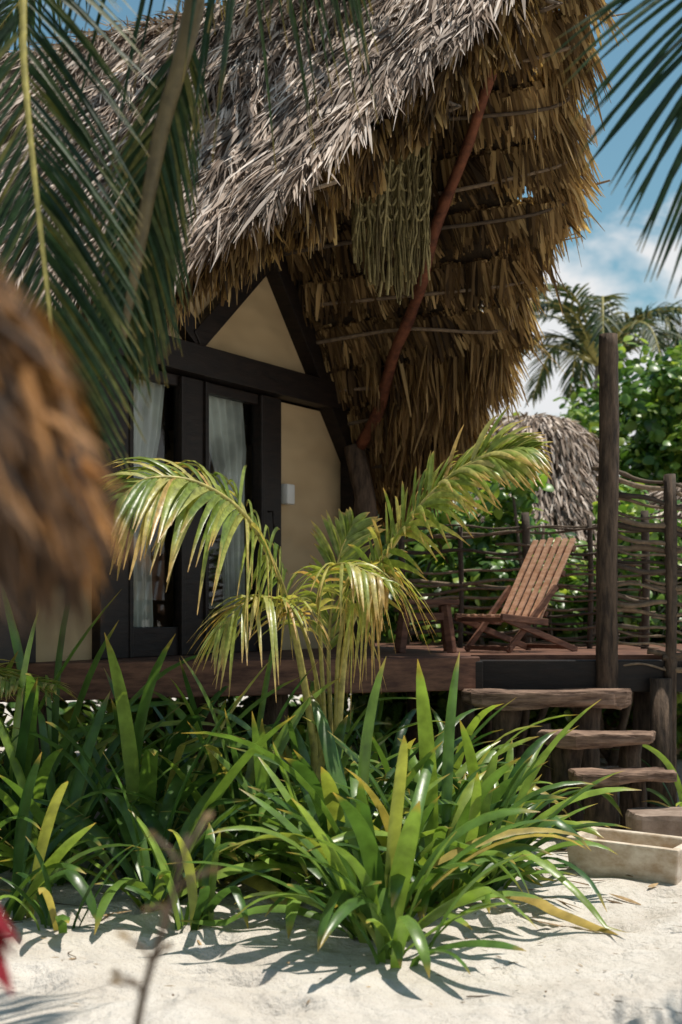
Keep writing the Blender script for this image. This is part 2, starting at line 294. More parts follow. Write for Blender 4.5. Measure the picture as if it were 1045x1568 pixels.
for i in range(10):
    q=ROW*i+.06+(i%2)*.03; rk=float(rake(1,q)); e=U(.0,.22); w1=U(-.05,.05); P=cat([RP(1,.0,q,-.20),RP(1,rk*.5,q+w1,-.22),RP(1,rk-.15,q+U(-.03,.03),-.22),RP(1,rk+e,q+U(-.10,.03),-.17)],12)
    tube(mb,P,np.linspace(.016,.009,12),7,U(.2,.9))
for q in(.3,.9,1.5):
    rk=float(rake(-1,q)); tube(mb,cat([RP(-1,-.1,q,-.2),RP(-1,rk-.1,q,-.16),RP(-1,rk+.04,q,-.1)],8),.012,7,.4)
tube(mb,cat([RP(-1,1.2,1.55,.02),RP(-1,1.55,1.5,.03),RP(-1,1.86,1.46,.04)],5),.010,6,1)
for k in range(14):
    q=U(0,1.6); rk=float(rake(1,q)); p=RP(1,rk-.1,q,-.08); tube(mb,cat([p,p+d2*U(.18,.42)+A(0,0,U(-.05,.14)),],4),[.008,.007,.006,.004],5,.8)
mb.build('roof_battens',[M_stick],hut)
mb=MB()
pp=cat([RP(1,2.24,.06,-.26),RP(1,1.92,.42,-.30),RP(1,1.50,.80,-.31),RP(1,1.10,1.20,-.34),RP(1,.62,1.66,-.31),RP(1,.20,2.03,-.28)],34)
pp=pp+.012*np.sin(np.arange(34)[:,None]*A(.7,.9,.5)+A(0,1,2))
tube(mb,pp,np.linspace(.030,.044,34),10,.5,0,.08); mb.build('prow_pole',[M_red],hut)
mb=MB(); tube(mb,cat([RP(1,-3.9,.08,-.3),RP(1,2.2,.08,-.3)],6),.05,10); mb.build('ridge_pole',[M_dark],hut)

def G(q,z,off=0.): return tuple(R0+n2_*q+d2*off+A(0,0,z))
DZ=1.0
mb=MB(); 
def gpoly(mb,pts,off=0,th=.02,mat=0):
    n=len(pts); V=[G(q,z,off) for q,z in pts]+[G(q,z,off-th) for q,z in pts]
    F=[tuple(range(n)),tuple(range(n,2*n))[::-1]]+[(i,n+i,n+(i+1)%n,(i+1)%n) for i in range(n)]
    mb.add(V,F,.5,0,mat)
gpoly(mb,[(-1.68,2.76),(1.72,2.76),(1.66,2.78),(0,4.62),(-1.68,2.8)])
gpoly(mb,[(.93,DZ),(1.87,DZ),(1.87,2.5),(1.66,2.74),(.93,2.74)],-.004)
gpoly(mb,[(-1.68,DZ),(-1.06,DZ),(-1.06,2.74),(-1.68,2.74)],-.004)
for q in(-1.68,1.88): box(mb,R0+n2_*q+d2*-2.02+A(0,0,1.9),d2*2.0,n2_*.02,(0,0,.9))
box(mb,R0+n2_*.1+d2*-4.05+A(0,0,2.6),d2*.02,n2_*1.78,(0,0,1.6))
mb.build('canvas_walls',[M_canvas],hut,smooth=False)
mb=MB()
def gb(q0,z0,q1,z1,w,off=.04,th=.09):
    p=A(*G(q0,z0,off));q=A(*G(q1,z1,off)); t=nrm(q-p); up=nrm(np.cross(d2,t)); box(mb,(p+q)/2,(q-p)/2,nrm(d2)*th/2,up*w/2)
gb(-1.75,2.85,1.82,2.85,.19,.06,.14)
gb(.0,4.62,1.96,2.40,.17,.05,.12); gb(0,4.62,-1.85,2.52,.17,.05,.12); gb(-.12,2.98,.80,3.74,.14,.04,.09); gb(-.05,2.98,-.86,3.5,.13,.035,.08)
gb(1.93,DZ,1.93,2.45,.15,.03,.14); gb(-1.72,DZ,-1.72,2.74,.14,.03,.14)
gb(.78,DZ,.78,2.745,.26,.02,.08); gb(-.12,DZ,-.12,2.745,.26,.015,.07); gb(-.92,DZ,-.92,2.745,.28,.02,.08)
gb(-.775,1.09,-.255,1.09,.18,.01,.06); gb(.015,1.09,.645,1.09,.18,.01,.06)
gb(-.775,2.71,-.255,2.71,.07,.01,.06); gb(.015,2.71,.645,2.71,.07,.01,.06)
for q in(-.26,-.78,.0,.66): gb(q,1.0,q,2.74,.035,.055,.03)
mb.build('door_and_gable_frame',[M_dark],hut,smooth=False,bevel=.006)
mb=MB(); tube(mb,[G(.70,1.95,.08),G(.70,1.95,.12),G(.70,1.83,.13)],.007,8); tube(mb,[G(-.06,1.95,.07),G(-.06,1.95,.11),G(-.06,1.83,.12)],.007,8)
mb.build('door_handles',[M_dark],hut)
mb=MB()
for a,b_ in((-.78,-.25),(.01,.65)):
    mb.add([G(a,1.17,-.0),G(b_,1.17,-.0),G(b_,2.68,-.0),G(a,2.68,-.0)],[(0,1,2,3)])
mb.build('door_glass',[M_glass],hut,smooth=False)
mb=MB()
def curtain(c_top,w_top,c_mid,w_mid,c_bot,w_bot):
    nz_,nx_=30,60; V=[]
    for i in range(nz_+1):
        s=i/nz_; z=2.69-s*1.62
        c=np.interp(s,[0,.45,.55,1],[c_top,c_mid,c_mid,c_bot]); wd=np.interp(s,[0,.2,.45,.55,1],[w_top,w_top*.92,w_mid,w_mid,w_bot])
        for j in range(nx_+1):
            t=j/nx_; V.append(G(c+(t-.5)*wd,z,-.05+.014*math.sin(t*38+s*1.5)+.008*math.sin(t*17+s*4)))
    F=[(i*(nx_+1)+j,i*(nx_+1)+j+1,(i+1)*(nx_+1)+j+1,(i+1)*(nx_+1)+j) for i in range(nz_) for j in range(nx_)]
    mb.add(V,F)
curtain(-.52,.46,-.60,.26,-.58,.28); curtain(.33,.52,.46,.24,.48,.2)
mb.build('curtains',[M_curt],hut)
mb=MB(); box(mb,G(1.0,2.09,.05),d2*.035,n2_*.05,(0,0,.07)); mb.build('electric_box',[M_white],hut,bevel=.008)
mb=MB(); tube(mb,cat([(.16,10.6,.9),(.13,10.6,1.5),(.18,10.55,2.0),(.10,10.6,2.5)],20),np.linspace(.10,.075,20),12,.5,0,.10); mb.build('corner_trunk',[M_post],hut)
# macrame
mb=MB(); MY=8.62; tube(mb,[(.06,MY,4.09),(.28,MY,4.10),(.54,MY,4.10)],.011,8,.9)
for x in(.12,.48): tube(mb,[(x,MY,4.1),(x+.02,MY+.1,4.5)],.004,5,.5)
for k in range(260):
    x=U(.07,.53); env=1-abs((x-.33)/.27)**2*.3; ln=U(.35,.98)*env; y=MY+rng.normal(0,.03)
    P=[(x+.010*math.sin(k+s*9)+rng.normal(0,.003),y-.01+.01*math.cos(k*2+s*7),4.1-ln*s) for s in np.linspace(0,1,10)]
    tube(mb,P,U(.003,.009),4,U(0,1))
for row in range(5):
    for c in range(5):
        x0=.09+c*.085; P=[(x0+.085*t,MY-.045,4.06-row*.09-.07*math.sin(math.pi*t)) for t in np.linspace(0,1,8)]; tube(mb,P,.009,5,.9)
mb.build('macrame_hanging',[M_rope])

# ---------------------------------------------------------------- deck
deck=empty('wooden_deck')
mb=MB(); poly=[(-1.98,7.62),(.80,8.78),(.82,8.98),(3.2,8.98),(3.2,11.6),(-.2,13.5),(-5.2,11.5),(-3.5,8.6)]
prism(mb,poly,.90,DZ); mb.build('deck_boards',[M_brown],deck,smooth=False)
mb=MB(); beam(mb,(-2.0,7.56,.895),(.84,8.745,.895),.07,.205); mb.build('front_beam',[M_brown],deck,smooth=False,bevel=.008)
mb=MB(); beam(mb,(.83,8.93,.87),(3.2,8.93,.87),.08,.2); beam(mb,(.82,8.7,.86),(.82,9.0,.86),.10,.22)
mb.build('side_beam',[M_dark],deck,smooth=False,bevel=.008)
mb=MB()
for x,y in((-1.7,7.85),(-.4,8.45),(.75,8.95),(1.95,9.1),(3.0,9.1),(.6,11),(2.5,11),(-2.5,9.5),(-1,10.5)): tube(mb,[(x,y,-.2),(x,y,.4),(x,y,.9)],.085,12,.5,0,.05)
tube(mb,[(1.98,8.8,-.1),(1.98,8.8,.86)],.07,12); mb.build('piers',[M_post],deck)
mb=MB(); tube(mb,cat([(1.66,8.86,.70),(1.655,8.86,1.5),(1.67,8.86,2.3),(1.665,8.86,3.0)],30),np.linspace(.070,.058,30),16,.5,0,.03); mb.build('round_post',[M_post],deck)

# ---------------------------------------------------------------- wattle fences
def fence(name,p0,p1,z0a,z0b,z1a,z1b,nrow,posts,rmax=.017):
    mb=MB(); p0=A(*p0);p1=A(*p1); dr=p1-p0; Ln=np.linalg.norm(dr); dr=dr/Ln; pr=A(dr[1],-dr[0])
    for i in range(nrow):
        f=(i+rng.normal(0,.25))/nrow; K=26; a=U(-.08,.05); b_=U(.95,1.06)
        if rng.random()<.25: a=U(.2,.45)
        s=np.linspace(a,b_,K); ph=i*math.pi+U(-.4,.4); z0=z0a+(z0b-z0a)*s; z1=z1a+(z1b-z1a)*s
        z=z0+(z1-z0)*f+.022*np.sin(s*U(3,7)+U(0,6))+.012*np.sin(s*19+U(0,6)); lat=.024*np.sin(s*Ln/.42*math.pi+ph)
        P=np.stack([p0[0]+dr[0]*Ln*s+pr[0]*lat,p0[1]+dr[1]*Ln*s+pr[1]*lat,z],1)
        r0=U(.008,rmax); tube(mb,P,np.linspace(r0,r0*.6,K)*(1+rng.normal(0,.1,K)),6,U(0,1))
    for s,zt,r in posts:
        x=p0+dr*Ln*s; tube(mb,cat([(x[0],x[1],z0a-.05),(x[0]+.01,x[1],(z0a+zt)/2),(x[0],x[1],zt)],8),r,8,.1,0,.06)
    return mb.build(name,[M_stick])
fence('wattle_fence',(.45,10.7),(2.2,10.3),DZ,DZ,1.93,1.97,20,[(.0,1.9,.025),(.25,1.9,.02),(.52,2.0,.03),(.78,1.95,.02),(1,2.0,.03)])
fence('wattle_fence.001',(1.66,8.93),(2.75,8.75),.92,.85,2.18,2.0,30,[(.36,2.13,.036),(.36,1.0,.036),(.72,2.1,.03),(1,2.1,.03)],.023)
mb=MB(); tube(mb,cat([(2.06,8.86,-.1),(2.055,8.86,1.1),(2.04,8.86,2.12)],10),.033,9,.5,0,.05); mb.build('fence_post',[M_post])

# ---------------------------------------------------------------- slatted folding chair
chair=empty('folding_slat_chair')
wv=nrm(A(.62,-.78,0)); fv=nrm(A(-.78,-.62,0)); c0=A(1.20,9.62,DZ)
mb=MB(); bb=c0+A(0,0,.20); up=nrm(-fv*.62+A(0,0,1)); H=.67
nb=nrm(np.cross(wv,up)); 
for i in range(6):
    x=(i-2.5)*.070; p=bb+wv*x; box(mb,p+up*(H/2+(.012 if i in(2,3) else 0)),wv*.022,up*H/2,nb*.008)
sf=nrm(fv+A(0,0,.10))
for i in range(5):
    x=(i-2)*.078; p=bb+wv*x; box(mb,p+sf*.19+A(0,0,.012),wv*.022,sf*.17,np.cross(wv,sf)*.008)
mb.build('slats',[M_chair],chair,smooth=False,bevel=.003)
mb=MB()
for s in(.08,.40,.60): box(mb,bb+up*s-nb*.022*(1 if np.dot(nb,fv)>0 else -1),wv*.205,up*.02,nb*.012)
for sgn in(-1,1):
    e=wv*sgn*.215
    beam(mb,bb+e+sf*.38,c0+e-fv*.34+A(0,0,.01),.022,.04); beam(mb,bb+e-fv*.14+A(0,0,.24),c0+e*.9+fv*.30+A(0,0,.01),.022,.04)
    beam(mb,bb+e*1.02-fv*.05,bb+e*1.02+sf*.38,.022,.045)
for t,z in((-.31,.03),(.28,.03),(.36,.22)): beam(mb,c0+fv*t-wv*.215+A(0,0,z),c0+fv*t+wv*.215+A(0,0,z),.03,.03)
mb.build('frame',[M_brown],chair,smooth=False,bevel=.003)
st=empty('wooden_stool'); c=A(.56,9.5,DZ)
mb=MB(); box(mb,c+A(0,0,.335),(.19,.03,0),(-.03,.17,0),(0,0,.018)); mb.build('seat',[M_brown],st,smooth=False,bevel=.006)
mb=MB()
for sx_ in(-1,1):
    for sy in(-1,1): beam(mb,c+A(sx_*.13,sy*.12,.315),c+A(sx_*.17,sy*.15,.0),.05,.05)
    beam(mb,c+A(sx_*.155,-.13,.13),c+A(sx_*.155,.13,.13),.025,.04)
beam(mb,c+A(-.15,-.13,.24),c+A(.15,-.13,.24),.025,.05); mb.build('legs',[M_brown],st,smooth=False,bevel=.005)

# ---------------------------------------------------------------- steps
steps=empty('driftwood_steps')
def slab(name,cx,cy,z,wx,wy,th,mat,ang=0,par=None,seed=0,rough=.06):
    rr=np.random.default_rng(seed); n=44; mb=MB(); rings=[[],[],[],[]]
    lo_=rr.normal(0,1,6)
    for i in range(n):
        a=2*np.pi*i/n; ca,sa=np.cos(a),np.sin(a); k=(abs(ca)**6+abs(sa)**6)**(-1/6)*(1+rr.normal(0,rough*.6)+rough*np.sin(a*3+lo_[0])*.6+rough*np.sin(a*5+lo_[1])*.5)
        for j,(f,zz) in enumerate(((.97,0),(1,-.15*th),(.985,-.8*th),(.92,-th))):
            f2=f+rr.normal(0,.008); x=ca*k*wx/2*f2; y=sa*k*wy/2*f2
            rings[j].append((cx+x*np.cos(ang)-y*np.sin(ang),cy+x*np.sin(ang)+y*np.cos(ang),z+zz+rr.normal(0,.003)+(.014*np.sin(x*9+lo_[2]) if j>1 else .004*np.sin(x*7+lo_[3]))))
    V=sum(rings,[]); F=[tuple(range(n)),tuple(range(3*n,4*n))[::-1]]+[(j*n+i,(j+1)*n+i,(j+1)*n+(i+1)%n,j*n+(i+1)%n) for j in range(3) for i in range(n)]
    mb.add(V,F); return mb.build(name,[mat],par,smooth=False)
slab('tread_1',1.24,8.6,.80,.98,.32,.10,M_grey,.03,steps,1)
slab('tread_2',1.50,8.28,.575,.64,.30,.075,M_grey,-.02,steps,2)
slab('tread_3',1.56,7.98,.385,.56,.32,.06,M_grey,.06,steps,3)
slab('stone_tread',1.88,7.72,.19,.62,.36,.15,M_stone,-.1,steps,4,.03)
mb=MB()
for x,y,z,r in((1.0,8.62,.71,.08),(1.5,8.66,.71,.08),(1.33,8.34,.5,.09),(1.7,8.34,.5,.06),(1.46,8.02,.325,.10),(1.68,8.08,.325,.045),(1.2,8.55,.6,.06)): tube(mb,cat([(x+U(-.03,.03),y,-.1),(x+U(-.02,.02),y,z*.5),(x,y,z)],8),r*np.array([1.15,1.1,1,.93,.9,.95,1,1.05]),14,.5,0,.09)
mb.build('log_supports',[M_post],steps)
o_=A(1.10,6.98,.0); e1=A(.46,-.40,0)*1.0; e2=A(.19,.34,0)*1.0; hh=.175
mb=MB(); up_=A(0,0,1); t1=.045
l1=np.linalg.norm(e1); l2=np.linalg.norm(e2); a1=e1/l1; a2=e2/l2
def ring(i,z): return [o_+a1*i+a2*i+up_*z, o_+e1-a1*i+a2*i+up_*z, o_+e1+e2-a1*i-a2*i+up_*z, o_+e2+a1*i-a2*i+up_*z]
V=ring(.02,-.03)+ring(0,hh)+ring(t1,hh)+ring(t1+.015,.07)
F=[]
for k in range(3):
    for i in range(4): F.append((k*4+i,k*4+(i+1)%4,(k+1)*4+(i+1)%4,(k+1)*4+i))
F.append((12,13,14,15)); F.append((3,2,1,0)); mb.add(V,F); mb.build('foot_wash_basin',[M_basin],smooth=False,bevel=.008)

# ---------------------------------------------------------------- fronds
def frond(mb,pts,nl,lmax,wid,up=(0,0,1),sweep=.55,droop=.5,start=.12,r0=.018,jit=.10,vlo=0,vhi=1,sides=(-1,1),lift=.15,mr=1,rv=.5,tipmin=.35,fold=.25):
    K=40; C=cat(pts,K); tube(mb,C,np.linspace(r0,r0*.25,K),7,rv,mr)
    T=nrm(np.gradient(C,axis=0)); s=np.linspace(start,1,nl); 
    for sd in sides:
        sj=np.clip(s+rng.normal(0,.3/nl,nl),0,1); i=sj*(K-1); i0=np.clip(i.astype(int),0,K-2); fr=(i-i0)[:,None]
        P=C[i0]*(1-fr)+C[i0+1]*fr; t=T[i0]; Uv=nrm(A(*up)-t*(t@A(*up))[:,None]); Sd=np.cross(t,Uv)*sd
        x=(sj-start)/(1-start); prof=np.clip(np.sin(np.pi*np.clip(x*.82+.16,0,1))**.6,tipmin,1)
        sw=sweep+.7*x**2
        D=nrm(Sd+t*sw[:,None]+Uv*(lift+rng.normal(0,jit,nl))[:,None]+rng.normal(0,jit,(nl,3)))
        Ws=nrm(t-(t*D).sum(1,keepdims=True)*D+Uv*.25)
        Ws=nrm(Ws-(Ws*D).sum(1,keepdims=True)*D)
        B=A(0,0,-1)*(droop*U(.6,1.4,nl))[:,None]
        batch(mb,P,D,Ws,lmax*prof*U(.85,1.1,nl),np.full(nl,wid)*U(.8,1.15,nl),B,[.5,1,1,.85,.6,.1],fold,0,vlo+(vhi-vlo)*rng.random(nl))
mb=MB()
cr=A(-1.35,4.9,4.3)
frond(mb,[cr,(-1.12,4.4,3.8),(-.93,4.1,3.2),(-.89,4.0,2.8),(-.84,3.95,2.4),(-.80,3.95,2.05),(-.77,3.95,1.85)],105,.50,.016,up=(.1,-1,.1),sweep=1.25,droop=.2,r0=.016,lift=.05,jit=.04,rv=1)
frond(mb,[cr,(-.85,4.8,4.25),(-.50,4.6,3.75),(-.46,4.5,3.25),(-.57,4.5,2.80),(-.645,4.5,2.4),(-.69,4.5,2.15)],95,.30,.016,up=(.1,-1,.1),sweep=1.6,droop=.4,r0=.055,mr=2,lift=.0,start=.55,vlo=.3,vhi=1)
frond(mb,[cr,(-.8,4.8,4.4),(-.35,4.6,4.05),(-.02,4.5,3.75)],52,.66,.026,up=(0,-.3,1),sweep=.2,droop=1.0,r0=.02,lift=-.6,start=.35,vhi=.4)
frond(mb,[cr,(-1.3,4.4,4.2),(-1.15,4.1,3.7),(-1.05,4.0,3.2)],70,.45,.02,up=(0,-1,.3),sweep=1.0,droop=.3,start=.3,vhi=.6)
frond(mb,[cr,(-1.6,4.3,4.4),(-1.9,3.8,4.1),(-2.1,3.4,3.5)],50,.6,.03,droop=.6)
frond(mb,[cr,(-2.0,5.0,4.5),(-2.6,5.2,4.2),(-3.1,5.3,3.6)],50,.6,.03,droop=.6)
frond(mb,[cr,(-1.5,5.5,4.7),(-1.6,6.0,4.6),(-1.5,6.5,4.3)],50,.55,.03,droop=.6)
tube(mb,cat([(-2.0,5.3,-.2),(-1.85,5.2,1.5),(-1.55,5.0,3),cr],14),np.linspace(.13,.08,14),12,.3,3)
mb.build('coconut_palm',[M_palmD,M_rach,M_rachB,M_ptrunk])
mb=MB(); cr=A(1.9,4.4,4.0)
frond(mb,[cr,(1.5,4.2,3.75),(1.12,4.05,3.3),(1.05,4.0,2.95),(1.12,4.0,2.6),(1.18,4.0,2.4)],90,.50,.017,up=(0,-1,.2),sweep=.7,droop=.2,lift=.0,jit=.05,vhi=.6)
frond(mb,[cr,(1.6,4.1,3.9),(1.25,3.9,3.6),(.98,3.8,3.25)],50,.34,.018,up=(0,-1,.4),sweep=.9,droop=.4,lift=.0,vhi=.6)
frond(mb,[cr,(2.3,4.6,4.2),(2.8,4.8,3.9),(3.1,4.9,3.3)],50,.6,.03)
frond(mb,[cr,(2.0,3.9,4.2),(2.1,3.2,3.9),(2.1,2.8,3.3)],50,.6,.03)
tube(mb,cat([(2.5,4.7,-.2),(2.4,4.6,1.5),(2.15,4.5,3),cr],14),np.linspace(.13,.08,14),12,.3,3)
mb.build('coconut_palm.001',[M_palmD,M_rach,M_rachB,M_ptrunk])
mb=MB(); cr=A(-.9,12.2,7.4)
for tip,h in(((1.5,10.6),.9),((-3.2,10.3),.8),((-3.3,13.5),.8),((0,15.2),.8),((2,13.5),.8)):
    t=A(tip[0],tip[1],6.75); m_=(cr+t)/2+A(0,0,h*.6); frond(mb,[cr,m_*.5+cr*.5+A(0,0,.2),m_,t*.7+m_*.3+A(0,0,.05),t],52,.62,.04,droop=.55,r0=.03)
# long frond reaching over the ridge; its leaflets stripe the thatch with shadow
frond(mb,[cr,(-1.9,11.6,7.4),(-2.1,10.2,6.8),(-1.6,8.9,5.9),(-.9,8.35,5.45),(-.3,8.15,5.25),(.25,8.0,5.15)],26,.95,.062,sweep=.35,droop=.05,r0=.025,start=.55,lift=.0,jit=.02,tipmin=.6)
tube(mb,cat([(-.7,13.4,-.2),(-.8,13,2.5),(-.9,12.6,5),cr],14),np.linspace(.15,.1,14),12,.3,3)
mb.build('coconut_palm.002',[M_palmD,M_rach,M_rachB,M_ptrunk])
def bgpalm(name,cx,cy,cz,n,ln,seed):
    mb=MB(); cr=A(cx,cy,cz); rr=np.random.default_rng(seed)
    for i in range(n):
        a=2*np.pi*i/n+rr.normal(0,.2); e=rr.uniform(.0,1.0); L_=ln*rr.uniform(.75,1.15); h=A(np.cos(a),np.sin(a),0)
        frond(mb,[cr,cr+h*L_*.35+A(0,0,L_*(.15+.45*e)),cr+h*L_*.75+A(0,0,L_*(.05+.60*e)),cr+h*L_+A(0,0,L_*(-.45+.95*e))],48,.48,.04,droop=.35,r0=.028,jit=.12,fold=0.2,sweep=.9)
    tube(mb,cat([(cx+.5,cy,-.2),(cx+.3,cy,cz*.4),(cx,cy,cz*.8),cr],12),np.linspace(.16,.10,12),10,.3,3)
    mb.build(name,[M_palmD,M_rach,M_rachB,M_ptrunk])
bgpalm('coconut_palm.003',3.85,21,4.85,19,2.0,3); bgpalm('coconut_palm.004',3.0,26,3.4,13,1.2,5); bgpalm('coconut_palm.005',-7,22,6,13,2,6)

# young coconut palm
mb=MB(); b0=A(-.07,7.0,.0)
frond(mb,[b0,(-.13,6.98,.6),(-.22,6.9,1.15),(-.32,6.75,1.50),(-.46,6.6,1.74),(-.66,6.5,1.87),(-.86,6.4,1.88),(-.98,6.38,1.80)],66,.50,.034,up=(.30,-.55,1),sweep=.40,droop=.60,start=.33,r0=.022,lift=.12,jit=.10,rv=1)
frond(mb,[b0,(-.02,6.98,.6),(.03,6.95,1.15),(.16,6.85,1.45),(.33,6.7,1.72),(.50,6.6,1.90),(.68,6.5,2.0),(.84,6.45,2.02)],84,.42,.034,up=(-.5,-.7,1),sweep=.9,droop=.4,start=.38,r0=.022,lift=.22,jit=.18,rv=1,vlo=.1)
frond(mb,[b0,(-.03,6.98,.6),(-.01,6.95,1.1),(.05,6.88,1.38),(.13,6.8,1.50),(.22,6.7,1.44)],32,.36,.026,up=(0,-.3,1),sweep=.5,droop=1.2,start=.5,r0=.016,lift=.0,jit=.22,vlo=.55)
frond(mb,[b0,(-.08,6.95,.7),(-.10,6.85,1.15),(-.10,6.7,1.40),(.0,6.5,1.50),(.2,6.35,1.42)],26,.28,.022,up=(0,-.3,1),sweep=.7,droop=.8,start=.5,r0=.014,jit=.2,vlo=.3)
frond(mb,[b0,(-.05,7.0,.6),(-.06,7.0,1.1),(-.02,7.05,1.5),(.06,7.1,1.72)],24,.34,.03,up=(0,-1,.3),sweep=1.6,droop=.3,start=.5,r0=.016,jit=.1,vlo=.2,vhi=.8)
frond(mb,[b0,(-.08,7.0,.6),(-.14,6.9,1.05),(-.24,6.7,1.30),(-.40,6.5,1.34),(-.55,6.4,1.20)],26,.34,.024,sweep=.6,droop=.9,start=.5,r0=.014,jit=.2,vlo=.6)
for k in range(6): tube(mb,cat([b0+A(U(-.04,.04),U(-.03,.03),0),b0+A(U(-.06,.06),-.02,.35),b0+A(U(-.08,.05),-.03,U(.6,.95))],8),np.linspace(.042,.012,8),8,U(.2,1),1)
mb.build('young_coconut_palm',[M_palmY,M_rach])

# ---------------------------------------------------------------- spider lilies
def clump(name,x,y,n,lm,seed,wid=.062,e0=(30,84)):
    rr=np.random.default_rng(seed); mb=MB(); K=13
    for i in range(n):
        az_=rr.uniform(0,2*np.pi); f=i/n; el=math.radians(e0[1]-(e0[1]-e0[0])*f+rr.normal(0,7)); L_=lm*rr.uniform(.65,1.18)*(1-.12*f); dr_=math.radians(rr.uniform(15,85)+15*f)
        h=A(np.cos(az_),np.sin(az_),0); tw=rr.normal(0,.35); P=[A(x,y,.0)+h*rr.uniform(.0,.06)+A(rr.normal(0,.03),rr.normal(0,.03),-.02)]
        kink=rr.uniform(.5,.85) if rr.random()<.12 else 9
        for k in range(1,K):
            s=k/(K-1); e=max(el-dr_*s**1.7-(.7 if s>kink else 0),-1.1); az2=tw*s; hh_=A(h[0]*np.cos(az2)-h[1]*np.sin(az2),h[0]*np.sin(az2)+h[1]*np.cos(az2),0)
            if P[-1][2]<.06: e=max(e,-.1)
            q=P[-1]+(hh_*np.cos(e)+A(0,0,np.sin(e)))*L_/(K-1)
            if q[2]<.025: q[2]=.025+rr.uniform(0,.008)
            P.append(q)
        s=np.linspace(0,1,K); wpr=np.interp(s,[0,.15,.5,.8,.93,1],[.65,.72,1,.80,.42,.03])*wid*rr.uniform(.65,1.2)
        S=nrm(A(-h[1],h[0],rr.normal(0,.4)))
        v=rr.random()*.9 if rr.random()>.10 else rr.uniform(.92,1)
        strip(mb,P,S,wpr,.2,v)
    return mb.build(name,[M_lily])
cl=[(.15,5.55,32,.95,.070),(.20,5.22,14,.60,.054),(.10,5.9,22,1.05,.072),(-.80,6.15,24,1.0,.070),(-.62,5.85,12,.55,.05),(-.04,6.3,22,1.1,.07),(.45,6.3,26,1.04,.068),(.66,6.6,22,.94,.064),(.3,6.0,16,.85,.064),
(-.5,6.85,24,1.1,.068),(-.95,6.8,24,1.15,.068),(-1.3,6.6,24,1.12,.068),(-1.6,6.9,22,1.25,.068),(-.15,7.2,22,1.0,.066),(.3,7.1,24,1.0,.064),(.72,7.25,22,.88,.06),(.92,7.65,18,.72,.054),
(-1.40,6.0,16,.8,.058),(-1.9,7.3,22,1.45,.07),(-1.45,7.3,24,1.5,.07),(-1.0,7.45,24,1.25,.068),(-.6,7.6,24,1.12,.066),(-.2,7.8,24,1.05,.064),(.25,7.9,24,1.0,.062),(.62,8.05,22,.95,.058),(.0,6.8,16,.85,.064),
(-2.3,7.0,18,1.3,.07),(-.75,7.9,18,1.1,.066),(2.25,8.2,14,.55,.038),(2.1,8.6,12,.65,.038),(-1.15,5.75,10,.5,.045),(-.3,6.5,18,.9,.066),(-1.75,6.45,14,.95,.066),(.05,8.25,20,.95,.06),(.5,8.45,20,.85,.056),(-.4,8.15,20,1.0,.06),(.9,8.3,14,.7,.05),(2.0,7.9,10,.5,.03)]
for i,(x,y,n,lm,wd) in enumerate(cl): clump('spider_lily' if i==0 else f'spider_lily.{i:03d}',x,y,n,lm,100+i,wd)
mb=MB()
for k in range(4):
    frond(mb,[(-2.15,7.6,.4),(-2.05+.08*k,7.4,.85),(-1.9+.1*k,7.15,1.02-.03*k),(-1.7+.1*k,6.95,.92)],26,.30,.02,sweep=.8,droop=.4,r0=.01)
mb.build('young_coconut_palm.001',[M_palmY,M_rach])

# ---------------------------------------------------------------- background vegetation and hut
def leafmass(name,blobs,n,size,mat,seed=1,aspect=.85):
    rr=np.random.default_rng(seed); mb=MB(); vol=np.array([b[3]*b[4]*b[5] for b in blobs])**.7; 
    m=max(10,n//70); pk=rr.choice(len(blobs),m,p=vol/vol.sum()); Bk=np.array(blobs)[pk]; dv=nrm(rr.normal(size=(m,3))); C=Bk[:,:3]+dv*Bk[:,3:6]*(rr.uniform(.2,1.1,m)**.5)[:,None]
    ci=rr.integers(0,m,n); cr_=rr.uniform(.6,1.5,m)*size*2.6
    dv2=nrm(rr.normal(size=(n,3))); P=C[ci]+dv2*(cr_[ci]*rr.uniform(.2,1,n)**.5)[:,None]; P[:,2]=np.abs(P[:,2])
    Nn_=nrm(dv2*.5+A(0,-.2,.7)+rr.normal(0,.5,(n,3))); D=nrm(np.cross(Nn_,rr.normal(size=(n,3)))); S=nrm(np.cross(Nn_,D)); L_=size*rr.uniform(.6,1.3,n)
    cv=rr.normal(0,.15,m)
    batch(mb,P,D,S,L_,L_*aspect,-Nn_*.15,[.25,.9,1,.75,.2],.12,0,np.clip(rr.random(n)+cv[ci],0,1))
    for b in blobs:
        for k in range(4):
            e=A(*b[:3])+nrm(rr.normal(size=3))*A(*b[3:6])*.8; base=A(b[0]+rr.normal(0,.2),b[1]+rr.normal(0,.2),-.1)
            tube(mb,cat([base,(base+e)/2+rr.normal(0,.15,3),e],8),np.linspace(.04,.012,8),6,.3,1)
    return mb.build(name,[mat,M_stick])
leafmass('sea_grape_bush',[(1.2,12.2,1.1,1.0,.7,1.1),(2.4,12.4,1.1,1.1,.7,1.1),(.6,13.0,1.5,.8,.7,1.5),(3.6,12.3,1.2,1.0,.8,1.2)],12500,.095,M_bush,1)
leafmass('sea_grape_tree',[(4.1,16,2.9,1.1,1.1,1.15),(5.2,16.5,3.2,1.6,1.2,1.3),(3.4,16.6,2.6,1.1,.9,1.5),(4.8,15.6,1.6,1.6,1.0,1.5)],17000,.12,M_bush,2)
leafmass('sea_grape_bush.001',[(1.4,15.8,2.3,1.0,.8,1.2),(.4,16,2.3,1.4,1,1.4),(2.3,17.5,2.2,1.0,.8,1.3)],8000,.12,M_bush,3)
bl=[(x,U(24,28),U(.6,1.4),2.2,1.4,U(1.4,2.4)) for x in np.arange(-26,30,2.2)]
leafmass('distant_foliage',bl,16000,.26,M_bush,4)
